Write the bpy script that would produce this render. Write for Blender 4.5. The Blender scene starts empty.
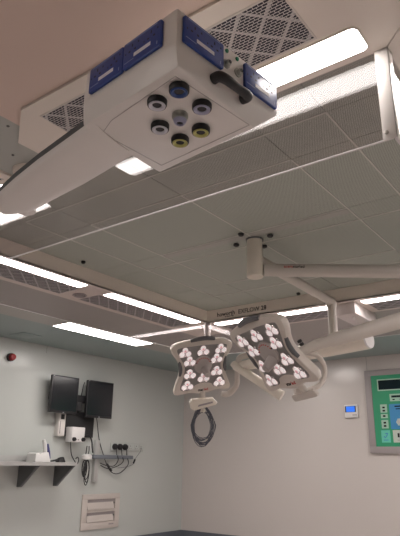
import bpy, bmesh, math, random
from mathutils import Vector, Matrix
from mathutils.geometry import intersect_line_line

random.seed(7)
S = bpy.context.scene
COL = S.collection
H = 1.25                      # eye height; every z below is written from the eye and lifted by H


def P(x, y, z):
    return Vector((x, y, z + H))


# ------------------------------------------------------------------ materials
def new_mat(name):
    m = bpy.data.materials.new(name)
    m.use_nodes = True
    nt = m.node_tree
    nt.nodes.clear()
    return m, nt, nt.nodes, nt.links


def pbr(name, col, rough=.5, metal=0., spec=.5, noise=.04, nscale=6., bump=0., coat=0., emit=None, estr=0.):
    m, nt, n, l = new_mat(name)
    out = n.new('ShaderNodeOutputMaterial')
    b = n.new('ShaderNodeBsdfPrincipled')
    l.new(b.outputs[0], out.inputs[0])
    b.inputs['Roughness'].default_value = rough
    b.inputs['Metallic'].default_value = metal
    b.inputs['Specular IOR Level'].default_value = spec
    b.inputs['Coat Weight'].default_value = coat
    tc = n.new('ShaderNodeTexCoord')
    nz = n.new('ShaderNodeTexNoise')
    nz.inputs['Scale'].default_value = nscale
    nz.inputs['Detail'].default_value = 4
    l.new(tc.outputs['Object'], nz.inputs['Vector'])
    mp = n.new('ShaderNodeMapRange')
    mp.inputs['To Min'].default_value = 1 - noise
    mp.inputs['To Max'].default_value = 1 + noise
    l.new(nz.outputs['Fac'], mp.inputs['Value'])
    hs = n.new('ShaderNodeHueSaturation')
    hs.inputs['Color'].default_value = (*col, 1)
    l.new(mp.outputs[0], hs.inputs['Value'])
    l.new(hs.outputs[0], b.inputs['Base Color'])
    if bump:
        bp = n.new('ShaderNodeBump')
        bp.inputs['Strength'].default_value = bump
        bp.inputs['Distance'].default_value = .002
        l.new(nz.outputs['Fac'], bp.inputs['Height'])
        l.new(bp.outputs[0], b.inputs['Normal'])
    if emit:
        b.inputs['Emission Color'].default_value = (*emit, 1)
        b.inputs['Emission Strength'].default_value = estr
    return m


def math_node(n, l, op, a, b=None):
    k = n.new('ShaderNodeMath')
    k.operation = op
    for i, v in enumerate((a, b)):
        if v is None:
            continue
        if isinstance(v, (int, float)):
            k.inputs[i].default_value = v
        else:
            l.new(v, k.inputs[i])
    return k.outputs[0]


def perforated(name, col, hole, pitch=.0085, rad=.36, rough=.5):
    """sheet metal with a close field of round holes"""
    m, nt, n, l = new_mat(name)
    out = n.new('ShaderNodeOutputMaterial')
    b = n.new('ShaderNodeBsdfPrincipled')
    b.inputs['Roughness'].default_value = rough
    l.new(b.outputs[0], out.inputs[0])
    tc = n.new('ShaderNodeTexCoord')
    sp = n.new('ShaderNodeSeparateXYZ')
    l.new(tc.outputs['Object'], sp.inputs[0])
    fx = math_node(n, l, 'DIVIDE', sp.outputs[0], pitch)
    fy = math_node(n, l, 'DIVIDE', sp.outputs[1], pitch)
    row = math_node(n, l, 'FLOOR', fy)
    half = math_node(n, l, 'MULTIPLY', math_node(n, l, 'MODULO', row, 2.), .5)
    fx = math_node(n, l, 'ADD', fx, half)
    dx = math_node(n, l, 'SUBTRACT', math_node(n, l, 'FRACT', fx), .5)
    dy = math_node(n, l, 'SUBTRACT', math_node(n, l, 'FRACT', fy), .5)
    d = math_node(n, l, 'SQRT', math_node(n, l, 'ADD', math_node(n, l, 'MULTIPLY', dx, dx), math_node(n, l, 'MULTIPLY', dy, dy)))
    f = math_node(n, l, 'LESS_THAN', d, rad)
    mx = n.new('ShaderNodeMix')
    mx.data_type = 'RGBA'
    mx.inputs['A'].default_value = (*col, 1)
    mx.inputs['B'].default_value = (*hole, 1)
    l.new(f, mx.inputs['Factor'])
    l.new(mx.outputs['Result'], b.inputs['Base Color'])
    return m


def slotted(name, col, hole, lattice, ang=0.):
    """return air grille face: rows of slots, the filter's diamond lattice showing through them"""
    m, nt, n, l = new_mat(name)
    out = n.new('ShaderNodeOutputMaterial')
    b = n.new('ShaderNodeBsdfPrincipled')
    b.inputs['Roughness'].default_value = .5
    l.new(b.outputs[0], out.inputs[0])
    tc = n.new('ShaderNodeTexCoord')
    sp = n.new('ShaderNodeSeparateXYZ')
    l.new(tc.outputs['Object'], sp.inputs[0])
    X, Y = sp.outputs[0], sp.outputs[1]
    px, py = .019, .0105
    fy = math_node(n, l, 'DIVIDE', Y, py)
    row = math_node(n, l, 'FLOOR', fy)
    fx = math_node(n, l, 'ADD', math_node(n, l, 'DIVIDE', X, px), math_node(n, l, 'MULTIPLY', math_node(n, l, 'MODULO', row, 2.), .5))
    dx = math_node(n, l, 'ABSOLUTE', math_node(n, l, 'SUBTRACT', math_node(n, l, 'FRACT', fx), .5))
    dy = math_node(n, l, 'ABSOLUTE', math_node(n, l, 'SUBTRACT', math_node(n, l, 'FRACT', fy), .5))
    slot = math_node(n, l, 'MULTIPLY', math_node(n, l, 'LESS_THAN', dx, .45), math_node(n, l, 'LESS_THAN', dy, .38))
    # diamonds
    Lp = .115
    bands = []
    for sgn in (1., -1.):
        q = math_node(n, l, 'ADD', X, math_node(n, l, 'MULTIPLY', Y, sgn))
        q = math_node(n, l, 'DIVIDE', q, Lp)
        q = math_node(n, l, 'ABSOLUTE', math_node(n, l, 'SUBTRACT', math_node(n, l, 'FRACT', q), .5))
        bands.append(math_node(n, l, 'LESS_THAN', q, .07))
    band = math_node(n, l, 'MAXIMUM', bands[0], bands[1])
    m1 = n.new('ShaderNodeMix')
    m1.data_type = 'RGBA'
    m1.inputs['A'].default_value = (*hole, 1)
    m1.inputs['B'].default_value = (*lattice, 1)
    l.new(band, m1.inputs['Factor'])
    m2 = n.new('ShaderNodeMix')
    m2.data_type = 'RGBA'
    m2.inputs['A'].default_value = (*col, 1)
    l.new(m1.outputs['Result'], m2.inputs['B'])
    l.new(slot, m2.inputs['Factor'])
    l.new(m2.outputs['Result'], b.inputs['Base Color'])
    return m


def clear_glass(name, tint=(.93, .91, .92), f0=.03):
    """clear screen: see through, with a mirror share that grows towards grazing angles"""
    m, nt, n, l = new_mat(name)
    out = n.new('ShaderNodeOutputMaterial')
    tr = n.new('ShaderNodeBsdfTransparent')
    tr.inputs[0].default_value = (*tint, 1)
    gl = n.new('ShaderNodeBsdfGlossy')
    gl.inputs['Roughness'].default_value = .03
    lw = n.new('ShaderNodeLayerWeight')
    lw.inputs['Blend'].default_value = .5
    f5 = math_node(n, l, 'POWER', lw.outputs['Facing'], 5.)
    fr = math_node(n, l, 'ADD', math_node(n, l, 'MULTIPLY', f5, 1 - f0), f0)
    mx = n.new('ShaderNodeMixShader')
    l.new(fr, mx.inputs[0])
    l.new(tr.outputs[0], mx.inputs[1])
    l.new(gl.outputs[0], mx.inputs[2])
    l.new(mx.outputs[0], out.inputs[0])
    return m


def emitter(name, col, strength):
    m, nt, n, l = new_mat(name)
    out = n.new('ShaderNodeOutputMaterial')
    e = n.new('ShaderNodeEmission')
    e.inputs[0].default_value = (*col, 1)
    e.inputs[1].default_value = strength
    l.new(e.outputs[0], out.inputs[0])
    return m


M = dict(
    wall=pbr('wall_enamel', (.515, .54, .52), .22, noise=.015, nscale=2., spec=.55),
    wallb=pbr('wall_enamel_lit', (.60, .56, .535), .22, noise=.015, nscale=2., spec=.55),  # lit copy of the wall colour: stronger light on the back wall painted in
    ceil=pbr('ceiling_dim_lit', (.25, .31, .305), .35, noise=.02, nscale=2.),  # dim light on the outer ceiling put into a dark teal colour
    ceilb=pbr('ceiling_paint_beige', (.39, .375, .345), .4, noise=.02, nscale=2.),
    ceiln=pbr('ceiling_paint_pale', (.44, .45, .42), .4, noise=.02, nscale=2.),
    ceilw=pbr('ceiling_warm_lit', (.72, .565, .49), .5, noise=.02, nscale=2.),  # same ceiling, warm light near the viewer tinted into the colour
    ring=pbr('canopy_enamel', (.76, .69, .62), .40, noise=.015, nscale=3.),
    mesh=perforated('perforated_sheet', (.50, .54, .475), (.19, .20, .18)),
    seam=pbr('seam_strip', (.62, .62, .57), .4),
    gap=pbr('shadow_gap', (.13, .13, .13), .7),
    channel=pbr('channel_grey', (.40, .40, .37), .5),
    grille=slotted('slotted_grille', (.60, .57, .55), (.010, .010, .022), (.40, .39, .39)),
    grille_frame=pbr('grille_frame_enamel', (.64, .60, .55), .4),
    glass=clear_glass('screen_glass'),
    glass_edge=pbr('lit_polished_edge', (.66, .64, .65), .35),  # pale colour stands for strip light coming out through the glass edge
    light=emitter('lit_diffuser', (1., .925, .885), 11.5),
    floor=pbr('floor_vinyl', (.58, .51, .49), .45, noise=.06, nscale=40.),
    cove=pbr('cove_vinyl', (.12, .135, .16), .5, noise=.2, nscale=60.),
    white=pbr('white_enamel', (.72, .69, .66), .35, noise=.01),
    white2=pbr('white_plastic', (.74, .73, .72), .4, noise=.015),
    lampsh=pbr('lamp_shell_beige', (.58, .53, .475), .38, noise=.01),
    lamparm=pbr('lamp_arm_enamel', (.57, .53, .48), .35, noise=.01),
    cream=pbr('cream_enamel', (.74, .69, .60), .35, noise=.01),
    lampface=pbr('lamp_face_grey', (.24, .23, .22), .45),
    hub=pbr('hub_grey', (.42, .38, .36), .4),
    darkgrip=pbr('grip_rubber', (.11, .11, .115), .55),
    chrome=pbr('reflector_chrome', (.85, .80, .80), .18, metal=1.),
    led=pbr('led_lens', (.9, .85, .85), .12, emit=(1., .88, .89), estr=.22),
    pink=pbr('led_pink', (.80, .50, .54), .25, emit=(1., .55, .60), estr=.10),
    blue=pbr('socket_blue', (.020, .056, .26), .32, noise=.02),
    black=pbr('black_plastic', (.012, .012, .014), .5, noise=.1),
    rubber=pbr('cable_black', (.015, .015, .018), .5),
    cablegrey=pbr('cable_grey', (.085, .088, .11), .45),
    screen=pbr('screen_glass_black', (.008, .009, .012), .16, spec=.6),
    bezel=pbr('bezel_black', (.012, .012, .014), .38),
    steel=pbr('brushed_steel', (.50, .50, .49), .36, metal=.35, noise=.06, nscale=30.),
    steel2=pbr('bracket_steel', (.16, .17, .175), .5, metal=.5, noise=.08),
    rail=pbr('rail_grey', (.17, .19, .22), .4, metal=.2),
    red=pbr('red_lens', (.30, .012, .018), .25),
    redtxt=pbr('red_print', (.45, .04, .04), .5),
    txt=pbr('black_print', (.012, .012, .012), .7, spec=.1),
    label=pbr('label_white', (.72, .72, .76), .5),
    line=pbr('label_line', (.30, .38, .62), .5),
    gblue=pbr('gas_blue', (.02, .06, .22), .3),
    gwhite=pbr('gas_white', (.62, .62, .68), .35),
    glilac=pbr('gas_lilac', (.38, .38, .52), .35),
    gyellow=pbr('gas_yellow', (.48, .46, .14), .35),
    gmetal=pbr('gas_metal', (.42, .43, .40), .3, metal=.7),
    green=pbr('terminal_green', (.01, .20, .10), .4),
    vent=pbr('vent_cream', (.56, .51, .475), .4),
    panelgrey=pbr('panel_frame_grey', (.33, .30, .30), .45),
    panelgreen=pbr('panel_green', (.03, .30, .15), .4, noise=.03),
    display=pbr('display_black', (.004, .014, .018), .5, spec=.15),
    palegreen=pbr('panel_pale_green', (.36, .55, .44), .45),
    aqua=pbr('panel_aqua', (.13, .55, .42), .45),
    pblue=pbr('panel_blue', (.05, .25, .50), .4),
    ppale=pbr('panel_pale', (.50, .56, .50), .45),
    thermo=pbr('thermostat_blue', (.02, .12, .62), .25, emit=(.04, .22, 1.), estr=.35),
    purple=pbr('handset_purple', (.05, .05, .17), .35),
    armgrey=pbr('pendant_arm_shade', (.07, .075, .08), .5),  # arm side in shade, painted as dark grey
    brass=pbr('screw_metal', (.55, .53, .5), .3, metal=.9),
)


# ------------------------------------------------------------------ mesh helpers
class MB:
    def __init__(self):
        self.bm = bmesh.new()
        self.mats = []

    def mi(self, mat):
        if mat not in self.mats:
            self.mats.append(mat)
        return self.mats.index(mat)

    def merge(self, b, mat, mx=None):
        if mx is not None:
            bmesh.ops.transform(b, matrix=mx, verts=b.verts)
        k = self.mi(mat)
        for f in b.faces:
            f.material_index = k
        me = bpy.data.meshes.new('tmp')
        b.to_mesh(me)
        b.free()
        self.bm.from_mesh(me)
        bpy.data.meshes.remove(me)
        return self

    def box(self, lo, hi, mat, bevel=0., mx=None, seg=2):
        b = bmesh.new()
        bmesh.ops.create_cube(b, size=1)
        lo, hi = Vector(lo), Vector(hi)
        for v in b.verts:
            v.co = Vector((lo[i] + (v.co[i] + .5) * (hi[i] - lo[i]) for i in range(3)))
        if bevel:
            bmesh.ops.bevel(b, geom=b.edges[:], offset=bevel, segments=seg, profile=.5, affect='EDGES')
        return self.merge(b, mat, mx)

    def hull(self, pts, mat, bevel=0., mx=None, seg=3):
        b = bmesh.new()
        for p in pts:
            b.verts.new(p)
        bmesh.ops.convex_hull(b, input=b.verts[:])
        bmesh.ops.dissolve_limit(b, angle_limit=.02, verts=b.verts[:], edges=b.edges[:])
        if bevel:
            bmesh.ops.bevel(b, geom=b.edges[:], offset=bevel, segments=seg, profile=.5, affect='EDGES')
        return self.merge(b, mat, mx)

    def prism(self, poly, z0, z1, mat, bevel=0., mx=None):
        """poly: list of (x, y); extruded from z0 to z1"""
        b = bmesh.new()
        vs = [b.verts.new((x, y, z0)) for x, y in poly]
        f = b.faces.new(vs)
        r = bmesh.ops.extrude_face_region(b, geom=[f])
        for v in r['geom']:
            if isinstance(v, bmesh.types.BMVert):
                v.co.z = z1
        bmesh.ops.recalc_face_normals(b, faces=b.faces)
        if bevel:
            es = [e for e in b.edges if abs(e.verts[0].co.z - e.verts[1].co.z) < 1e-6]
            bmesh.ops.bevel(b, geom=es, offset=bevel, segments=2, profile=.5, affect='EDGES')
        return self.merge(b, mat, mx)

    def loft(self, rings, mat, mx=None, cap=True, closed=False):
        b = bmesh.new()
        R = [[b.verts.new(p) for p in ring] for ring in rings]
        n = len(R[0])
        for a, c in zip(R, R[1:]):
            for i in range(n):
                b.faces.new((a[i], a[(i + 1) % n], c[(i + 1) % n], c[i]))
        if closed:
            a, c = R[-1], R[0]
            for i in range(n):
                b.faces.new((a[i], a[(i + 1) % n], c[(i + 1) % n], c[i]))
        elif cap:
            b.faces.new(R[0][::-1])
            b.faces.new(R[-1])
        bmesh.ops.recalc_face_normals(b, faces=b.faces)
        return self.merge(b, mat, mx)

    def tube(self, pts, rad, mat, seg=12, mx=None, flat=1., smooth=0, cap=True, closed=False):
        pts = [Vector(p) for p in pts]
        rads = rad if isinstance(rad, (list, tuple)) else [rad] * len(pts)
        if smooth:
            pts, rads = spline(pts, rads, smooth, closed)
        rings = []
        up = None
        N = len(pts)
        for i, p in enumerate(pts):
            if closed:
                t = (pts[(i + 1) % N] - pts[i - 1]).normalized()
            else:
                t = (pts[min(i + 1, N - 1)] - pts[max(i - 1, 0)]).normalized()
            if up is None:
                up = Vector((0, 0, 1)) if abs(t.z) < .9 else Vector((0, 1, 0))
            s = t.cross(up).normalized()
            up = s.cross(t).normalized()
            rings.append([p + (s * math.cos(a) + up * math.sin(a) * flat) * rads[i] for a in [2 * math.pi * k / seg for k in range(seg)]])
        return self.loft(rings, mat, mx, cap, closed)

    def lathe(self, prof, mat, seg=24, mx=None):
        """prof: (r, z) list turned about z"""
        rings = [[Vector((max(r, 1e-5) * math.cos(2 * math.pi * k / seg), max(r, 1e-5) * math.sin(2 * math.pi * k / seg), z)) for k in range(seg)] for r, z in prof]
        return self.loft(rings, mat, mx, closed=prof[0][0] > 0 and prof[-1][0] > 0)

    def build(self, name, parent=None, loc=None, label=None, sharp=35.):
        me = bpy.data.meshes.new(name)
        bm = self.bm
        org = None
        if parent is None:
            vs = [v.co for v in bm.verts]
            lo = Vector((min(v[i] for v in vs) for i in range(3)))
            hi = Vector((max(v[i] for v in vs) for i in range(3)))
            org = Vector(((lo.x + hi.x) / 2, (lo.y + hi.y) / 2, lo.z)) if loc is None else Vector(loc)
        else:
            w = Matrix.Identity(4)
            q = parent
            off = Vector((0, 0, 0))
            while q is not None:
                off += q.location
                q = q.parent
            org = off
        bmesh.ops.translate(bm, vec=-org, verts=bm.verts)
        lim = math.radians(sharp)
        for f in bm.faces:
            f.smooth = True
        for e in bm.edges:
            e.smooth = len(e.link_faces) == 2 and e.calc_face_angle(0.) < lim
        bm.to_mesh(me)
        bm.free()
        for m in self.mats:
            me.materials.append(m)
        o = bpy.data.objects.new(name, me)
        COL.objects.link(o)
        if parent is None:
            o.location = org
        else:
            o.parent = parent
        if label:
            o['label'] = label
        return o


def spline(pts, rads, k, closed=False):
    out, ro = [], []
    n = len(pts)
    last = n if closed else n - 1
    for i in range(last):
        g = (lambda j: j % n) if closed else (lambda j: min(max(j, 0), n - 1))
        p0, p1, p2, p3 = (pts[g(j)] for j in (i - 1, i, i + 1, i + 2))
        for s in range(k):
            t = s / k
            out.append(.5 * ((2 * p1) + (p2 - p0) * t + (2 * p0 - 5 * p1 + 4 * p2 - p3) * t * t + (3 * p1 - p0 - 3 * p2 + p3) * t ** 3))
            ro.append(rads[g(i)] * (1 - t) + rads[g(i + 1)] * t)
    if not closed:
        out.append(pts[-1])
        ro.append(rads[-1])
    return out, ro


def tag(o, label, cat, group=None):
    o['label'] = label
    o['category'] = cat
    if group:
        o['group'] = group
    return o


def thing(name, label, cat, loc, group=None):
    o = bpy.data.objects.new(name, None)
    o.empty_display_size = .05
    COL.objects.link(o)
    o.location = loc
    return tag(o, label, cat, group)


def struct(o):
    o['kind'] = 'structure'
    return o


def frame(o, x, y, z):
    x, y, z = Vector(x).normalized(), Vector(y).normalized(), Vector(z).normalized()
    m = Matrix((x, y, z)).transposed().to_4x4()
    m.translation = Vector(o)
    return m


def rrect(x0, x1, y0, y1, r, k=5):
    out = []
    for cx, cy, a in ((x1 - r, y1 - r, 0), (x0 + r, y1 - r, 90), (x0 + r, y0 + r, 180), (x1 - r, y0 + r, 270)):
        for i in range(k + 1):
            t = math.radians(a + 90 * i / k)
            out.append((cx + r * math.cos(t), cy + r * math.sin(t)))
    return out


def lettering(runs, name, size, mx, parent, depth=.0012, align='LEFT'):
    """runs: list of (text, material); one flat-lettered mesh laid at mx (x right, y up)"""
    mb = MB()
    x = 0.
    parts = []
    for s, mat in runs:
        cu = bpy.data.curves.new('t', 'FONT')
        cu.body = s
        cu.size = size
        cu.extrude = depth / 2
        cu.offset = size * .014
        cu.resolution_u = 3
        ob = bpy.data.objects.new('t', cu)
        COL.objects.link(ob)
        dg = bpy.context.evaluated_depsgraph_get()
        me = bpy.data.meshes.new_from_object(ob.evaluated_get(dg))
        b = bmesh.new()
        b.from_mesh(me)
        w = max((v.co.x for v in b.verts), default=0)
        parts.append((b, x, mat))
        x += w + size * .06
        bpy.data.objects.remove(ob)
        bpy.data.curves.remove(cu)
        bpy.data.meshes.remove(me)
    sh = -x / 2 if align == 'CENTER' else 0.
    for b, xo, mat in parts:
        mb.merge(b, mat, mx @ Matrix.Translation((xo + sh, 0, 0)))
    return mb.build(name, parent)


# ------------------------------------------------------------------ room shell
K = 1.1115
WX, WY = -5.11 * K, 6.446 * K           # left wall and back wall planes
RX, FY = 1.9, -2.2              # the two walls behind the viewer
FL = -H
CZ = 1.312                      # main ceiling
RZ = 1.300                      # underside of the canopy surround
MZ = 1.42                       # underside of the perforated diffusers
GX0, GX1, GY0, GY1 = -3.245, -.438, 1.582, 4.433   # canopy opening and glass lines
RW = .49                        # width of the surround


def slab(name, lo, hi, mat):
    return struct(MB().box(P(*lo), P(*hi), mat).build(name))


slab('floor', (WX - .1, FY - .1, FL - .1), (RX + .1, WY + .1, FL), M['floor'])
slab('wall_left', (WX - .1, FY, FL), (WX, WY, 1.6), M['wall'])
slab('wall_back', (WX - .1, WY, FL), (RX + .1, WY + .1, 1.6), M['wallb'])
slab('wall_right', (RX, FY, FL), (RX + .1, WY, 1.6), M['wall'])
slab('wall_front', (WX - .1, FY - .1, FL), (RX + .1, FY, 1.6), M['wall'])
slab('baseboard_left', (WX, FY, FL), (WX + .006, WY, -.882 * K), M['cove'])
slab('baseboard_back', (WX + .006, WY - .006, FL), (RX, WY, -.882 * K), M['cove'])
mb = MB()
for x in (-2.665, -1.33, 0.1):
    mb.box(P(x - .0015, WY - .0012, 1.02 * K), P(x + .0015, WY, CZ), M['steel2'])
struct(mb.build('trim_1'))
mb = MB()
for y in (1.6, 4.40):
    mb.box(P(WX, y - .0015, 1.10 * K), P(WX + .0012, y + .0015, CZ), M['steel2'])
struct(mb.build('trim_2'))

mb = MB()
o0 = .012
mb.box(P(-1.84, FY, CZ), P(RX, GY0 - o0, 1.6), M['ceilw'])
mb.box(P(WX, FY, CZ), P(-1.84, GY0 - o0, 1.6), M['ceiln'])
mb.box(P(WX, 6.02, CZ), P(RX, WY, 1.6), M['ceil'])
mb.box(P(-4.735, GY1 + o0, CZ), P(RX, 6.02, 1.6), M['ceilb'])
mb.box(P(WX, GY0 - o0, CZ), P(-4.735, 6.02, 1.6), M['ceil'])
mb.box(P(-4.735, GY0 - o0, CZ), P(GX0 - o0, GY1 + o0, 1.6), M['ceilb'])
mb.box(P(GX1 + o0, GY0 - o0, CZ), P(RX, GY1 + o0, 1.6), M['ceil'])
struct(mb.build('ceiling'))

# ------------------------------------------------------------------ laminar flow canopy
cx, cy = (GX0 + GX1) / 2, (GY0 + GY1) / 2
canopy = thing('laminar_flow_canopy', 'large square ultraclean air canopy with perforated diffusers set in the ceiling', 'air canopy', P(cx, cy, RZ))


def zprism(mb, poly, z0, z1, mat, bevel=0.):
    return mb.prism(poly, z0 + H, z1 + H, mat, bevel)


g = .002
# mitred surround panels; the near one is in two lengths with a cut corner by the pendant mount
near_a = [(GX1 - g, GY0), (GX1 + RW - g, GY0 - RW), (-1.725, GY0 - RW), (-1.94, 1.235), (-1.94, GY0)]
near_b = [(-2.235, GY0), (-2.235, GY0 - RW), (GX0 - RW + g, GY0 - RW), (GX0 + g, GY0)]
left = [(GX0, GY0 + g), (GX0 - RW, GY0 - RW + g), (GX0 - RW, GY1 + RW - g), (GX0, GY1 - g)]
far = [(GX0 + g, GY1), (GX0 - RW + g, GY1 + RW), (GX1 + RW - g, GY1 + RW), (GX1 - g, GY1)]
right = [(GX1, GY1 - g), (GX1 + RW, GY1 + RW - g), (GX1 + RW, GY0 - RW + g), (GX1, GY0 + g)]
for poly in (near_a, near_b, left, far, right):
    mb = MB()
    zprism(mb, poly, RZ, CZ + .0005, M['ring'])
    mb.build('surround_panel', canopy)
# inner fascia
t = .008
for lo, hi in (((GX0 - t, GY0 - t), (GX1 + t, GY0)), ((GX0 - t, GY1), (GX1 + t, GY1 + t)), ((GX0 - t, GY0), (GX0, GY1)), ((GX1, GY0), (GX1 + t, GY1))):
    MB().box(P(*lo, RZ + .001), P(*hi, 1.5), M['ring']).build('fascia', canopy)
# lettering on the far fascia, read from inside
mx = frame(P(-3.125, GY1 - .001, 1.343), (1, 0, 0), (0, 0, 1), (0, -1, 0))
lettering([('howorth', M['txt'])], 'lettering', .060, mx, canopy)
mx = frame(P(-3.03, GY1 - .001, 1.327), (1, 0, 0), (0, 0, 1), (0, -1, 0))
lettering([('air technology', M['txt'])], 'lettering', .018, mx, canopy)
mx = frame(P(-2.875, GY1 - .001, 1.341), (1, 0, 0), (0, 0, 1), (0, -1, 0))
lettering([('EXFLOW 28', M['txt'])], 'lettering', .059, mx, canopy)
# perforated diffusers: nested squares with a cross channel
ox0, ox1, oy0, oy1 = -2.88, -.82, 1.965, 4.04
ix0, ix1, iy0, iy1 = -2.57, -1.13, 2.235, 3.77
my0, my1 = 2.925, 3.125
mxc = -1.83
pan = []
for xa, xb in ((GX0, ox0), (ox0, ix0), (ix0, mxc), (mxc, ix1), (ix1, ox1), (ox1, GX1)):
    for ya, yb in ((GY0, oy0), (oy0, iy0), (iy0, my0), (my1, iy1), (iy1, oy1), (oy1, GY1)):
        pan.append((xa, xb, ya, yb))
for xa, xb in ((GX0, ox0), (ox0, mxc), (mxc, ox1), (ox1, GX1)):
    pan.append((xa, xb, my0, my1))
for xa, xb, ya, yb in pan:
    e = .0015
    MB().box(P(xa + e, ya + e, MZ), P(xb - e, yb - e, MZ + .012), M['mesh']).build('diffuser_panel', canopy)
MB().box(P(GX0, GY0, MZ + .013), P(GX1, GY1, MZ + .03), M['gap']).build('plenum_plate', canopy)
mb = MB()
w = .004
zz = MZ - .003
def sx(y, x0, x1):
    mb.box(P(x0, y - w, zz), P(x1, y + w, MZ - .0002), M['seam'])
def sy(x, y0, y1):
    mb.box(P(x - w, y0, zz), P(x + w, y1, MZ - .0002), M['seam'])
for y in (oy0, oy1):
    sx(y, ox0, ox1)
for x in (ox0, ox1):
    sy(x, oy0, oy1)
for y in (iy0, iy1, my0, my1):
    sx(y, ix0, ix1)
sx(my1, ix1, ox1)
sx(my1, ox0, ix0)
for x in (ix0, ix1, mxc):
    sy(x, iy0, iy1)
mb.build('panel_seam', canopy)
mb = MB()
mb.box(P(ix0 + .01, my0 + .012, zz + .001), P(ix1 - .01, my0 + .075, MZ - .0003), M['channel'])
mb.build('channel_shadow_slot', canopy)
# corner posts: aluminium angles carrying the screens
GZ = .962
for px, py, sxn, syn in ((GX1, GY0, -1, 1), (GX0, GY0, 1, 1), (GX0, GY1, 1, -1), (GX1, GY1, -1, -1)):
    mb = MB()
    a = .036
    def bx(x0, x1, y0, y1):
        mb.box(P(min(x0, x1), min(y0, y1), GZ - .004), P(max(x0, x1), max(y0, y1), RZ - .0005), M['white'], .001)
    bx(px - sxn * .009, px + sxn * a, py - syn * .009, py - syn * .0055)
    bx(px - sxn * .009, px - sxn * .0055, py - syn * .009, py + syn * a)
    post = mb.build('corner_post', canopy)
    mb = MB()
    mb.lathe([(0, 0), (.007, 0), (.007, .004), (.004, .007), (0, .007)], M['brass'], 12, frame(P(px + sxn * .022, py - syn * .009, GZ + .022), (1, 0, 0), (0, 0, 1), (0, -syn, 0)))
    mb.build('screw', post)
# two small black knobs on the diffuser edge
for p in ((-3.144, 2.69), (-2.19, 4.36)):
    MB().lathe([(0, 0), (.016, 0), (.018, -.01), (.012, -.02), (0, -.02)], M['black'], 14, Matrix.Translation(P(*p, MZ))).build('knob', canopy)

# glass screens
scr = {
    'near': ((GX0 + .006, GY0 - .004), (GX1 - .006, GY0 + .004), 'long clear glass screen hanging nearest, behind the ceiling pendant'),
    'left': ((GX0 - .004, GY0 + .006), (GX0 + .004, GY1 - .006), 'clear glass screen hanging towards the wall with the two monitors'),
    'far': ((GX0 + .006, GY1 - .004), (GX1 - .006, GY1 + .004), 'far clear glass screen hanging behind the two surgical lamp heads'),
    'right': ((GX1 - .004, GY0 + .006), (GX1 + .004, GY1 - .006), 'clear glass screen running off the photo past the near right corner post'),
}
for k, (lo, hi, lab) in scr.items():
    th = thing('glass_screen', lab, 'glass screen', P((lo[0] + hi[0]) / 2, (lo[1] + hi[1]) / 2, GZ), 'glass screens around the canopy')
    MB().box(P(*lo, GZ + .004), P(*hi, RZ - .001), M['glass']).build('pane', th)
    MB().box(P(*lo, GZ), P(*hi, GZ + .0030), M['glass_edge']).build('bottom_edge', th)

# ------------------------------------------------------------------ ceiling lights and grilles
lights = [
    (-1.735, -.480, 1.425, 1.545, 'bright ceiling light strip right behind the pendant head'),
    (-3.20, -2.33, 1.425, 1.536, 'ceiling light strip half hidden by the pendant arm at the left edge'),
    (-3.388, -3.272, 1.64, 2.873, 'slim ceiling light strip left of the round ceiling vent'),
    (-3.388, -3.272, 3.136, 4.373, 'slim ceiling light strip between the round vent and the far corner post'),
    (-3.206, -1.963, 4.483, 4.598, 'slim ceiling light strip under the canopy lettering'),
    (-1.68, -.50, 4.483, 4.598, 'slim ceiling light strip right of the hanging white box'),
    (-.412, -.296, 1.66, 2.88, 'ceiling light strip just past the near right corner post'),
    (-.412, -.296, 3.14, 4.37, 'ceiling light strip far along the right side of the canopy'),
]
def ceiling_light(x0, x1, y0, y1, z, lab, name='ceiling_light', r=.022):
    th = thing(name, lab, 'ceiling light', P((x0 + x1) / 2, (y0 + y1) / 2, z), 'ceiling light strips')
    mb = MB()
    e = .007
    outer, inner = rrect(x0 - e, x1 + e, y0 - e, y1 + e, r + e), rrect(x0, x1, y0, y1, r)
    rings = [[Vector((x, y, zz + H)) for x, y in pl] for pl, zz in ((outer, z - .0004), (outer, z - .003), (inner, z - .003), (inner, z - .0004))]
    mb.loft(rings, M['ring'], closed=True)
    mb.build('frame', th)
    mb = MB()
    mb.prism(inner, z - .0025 + H, z - .0005 + H, M['light'])
    mb.build('diffuser', th)
    return th
for a in lights:
    ceiling_light(*a[:4], RZ, a[4])
ceiling_light(-4.72, -4.45, 3.70, 4.98, CZ, 'wide ceiling light near the wall above the two monitors', r=.01)
ceiling_light(-3.62, -3.24, 5.80, 6.25, CZ, 'wide ceiling light hidden behind the right surgical lamp', r=.01)
ceiling_light(-1.66, -.44, 5.86, 6.26, CZ, 'unseen ceiling light added beyond the canopy to brighten the back wall', r=.01)  # not in view; added to brighten the back wall
ceiling_light(.75, 1.02, 2.6, 3.9, CZ, 'unseen ceiling light added near the right hand wall for fill', r=.01)  # added fill light, never in view
ceiling_light(-2.6, -1.3, -.9, -.63, CZ, 'unseen ceiling light added behind the viewer for fill', r=.01)  # unseen, put in for more light in the room

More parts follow.
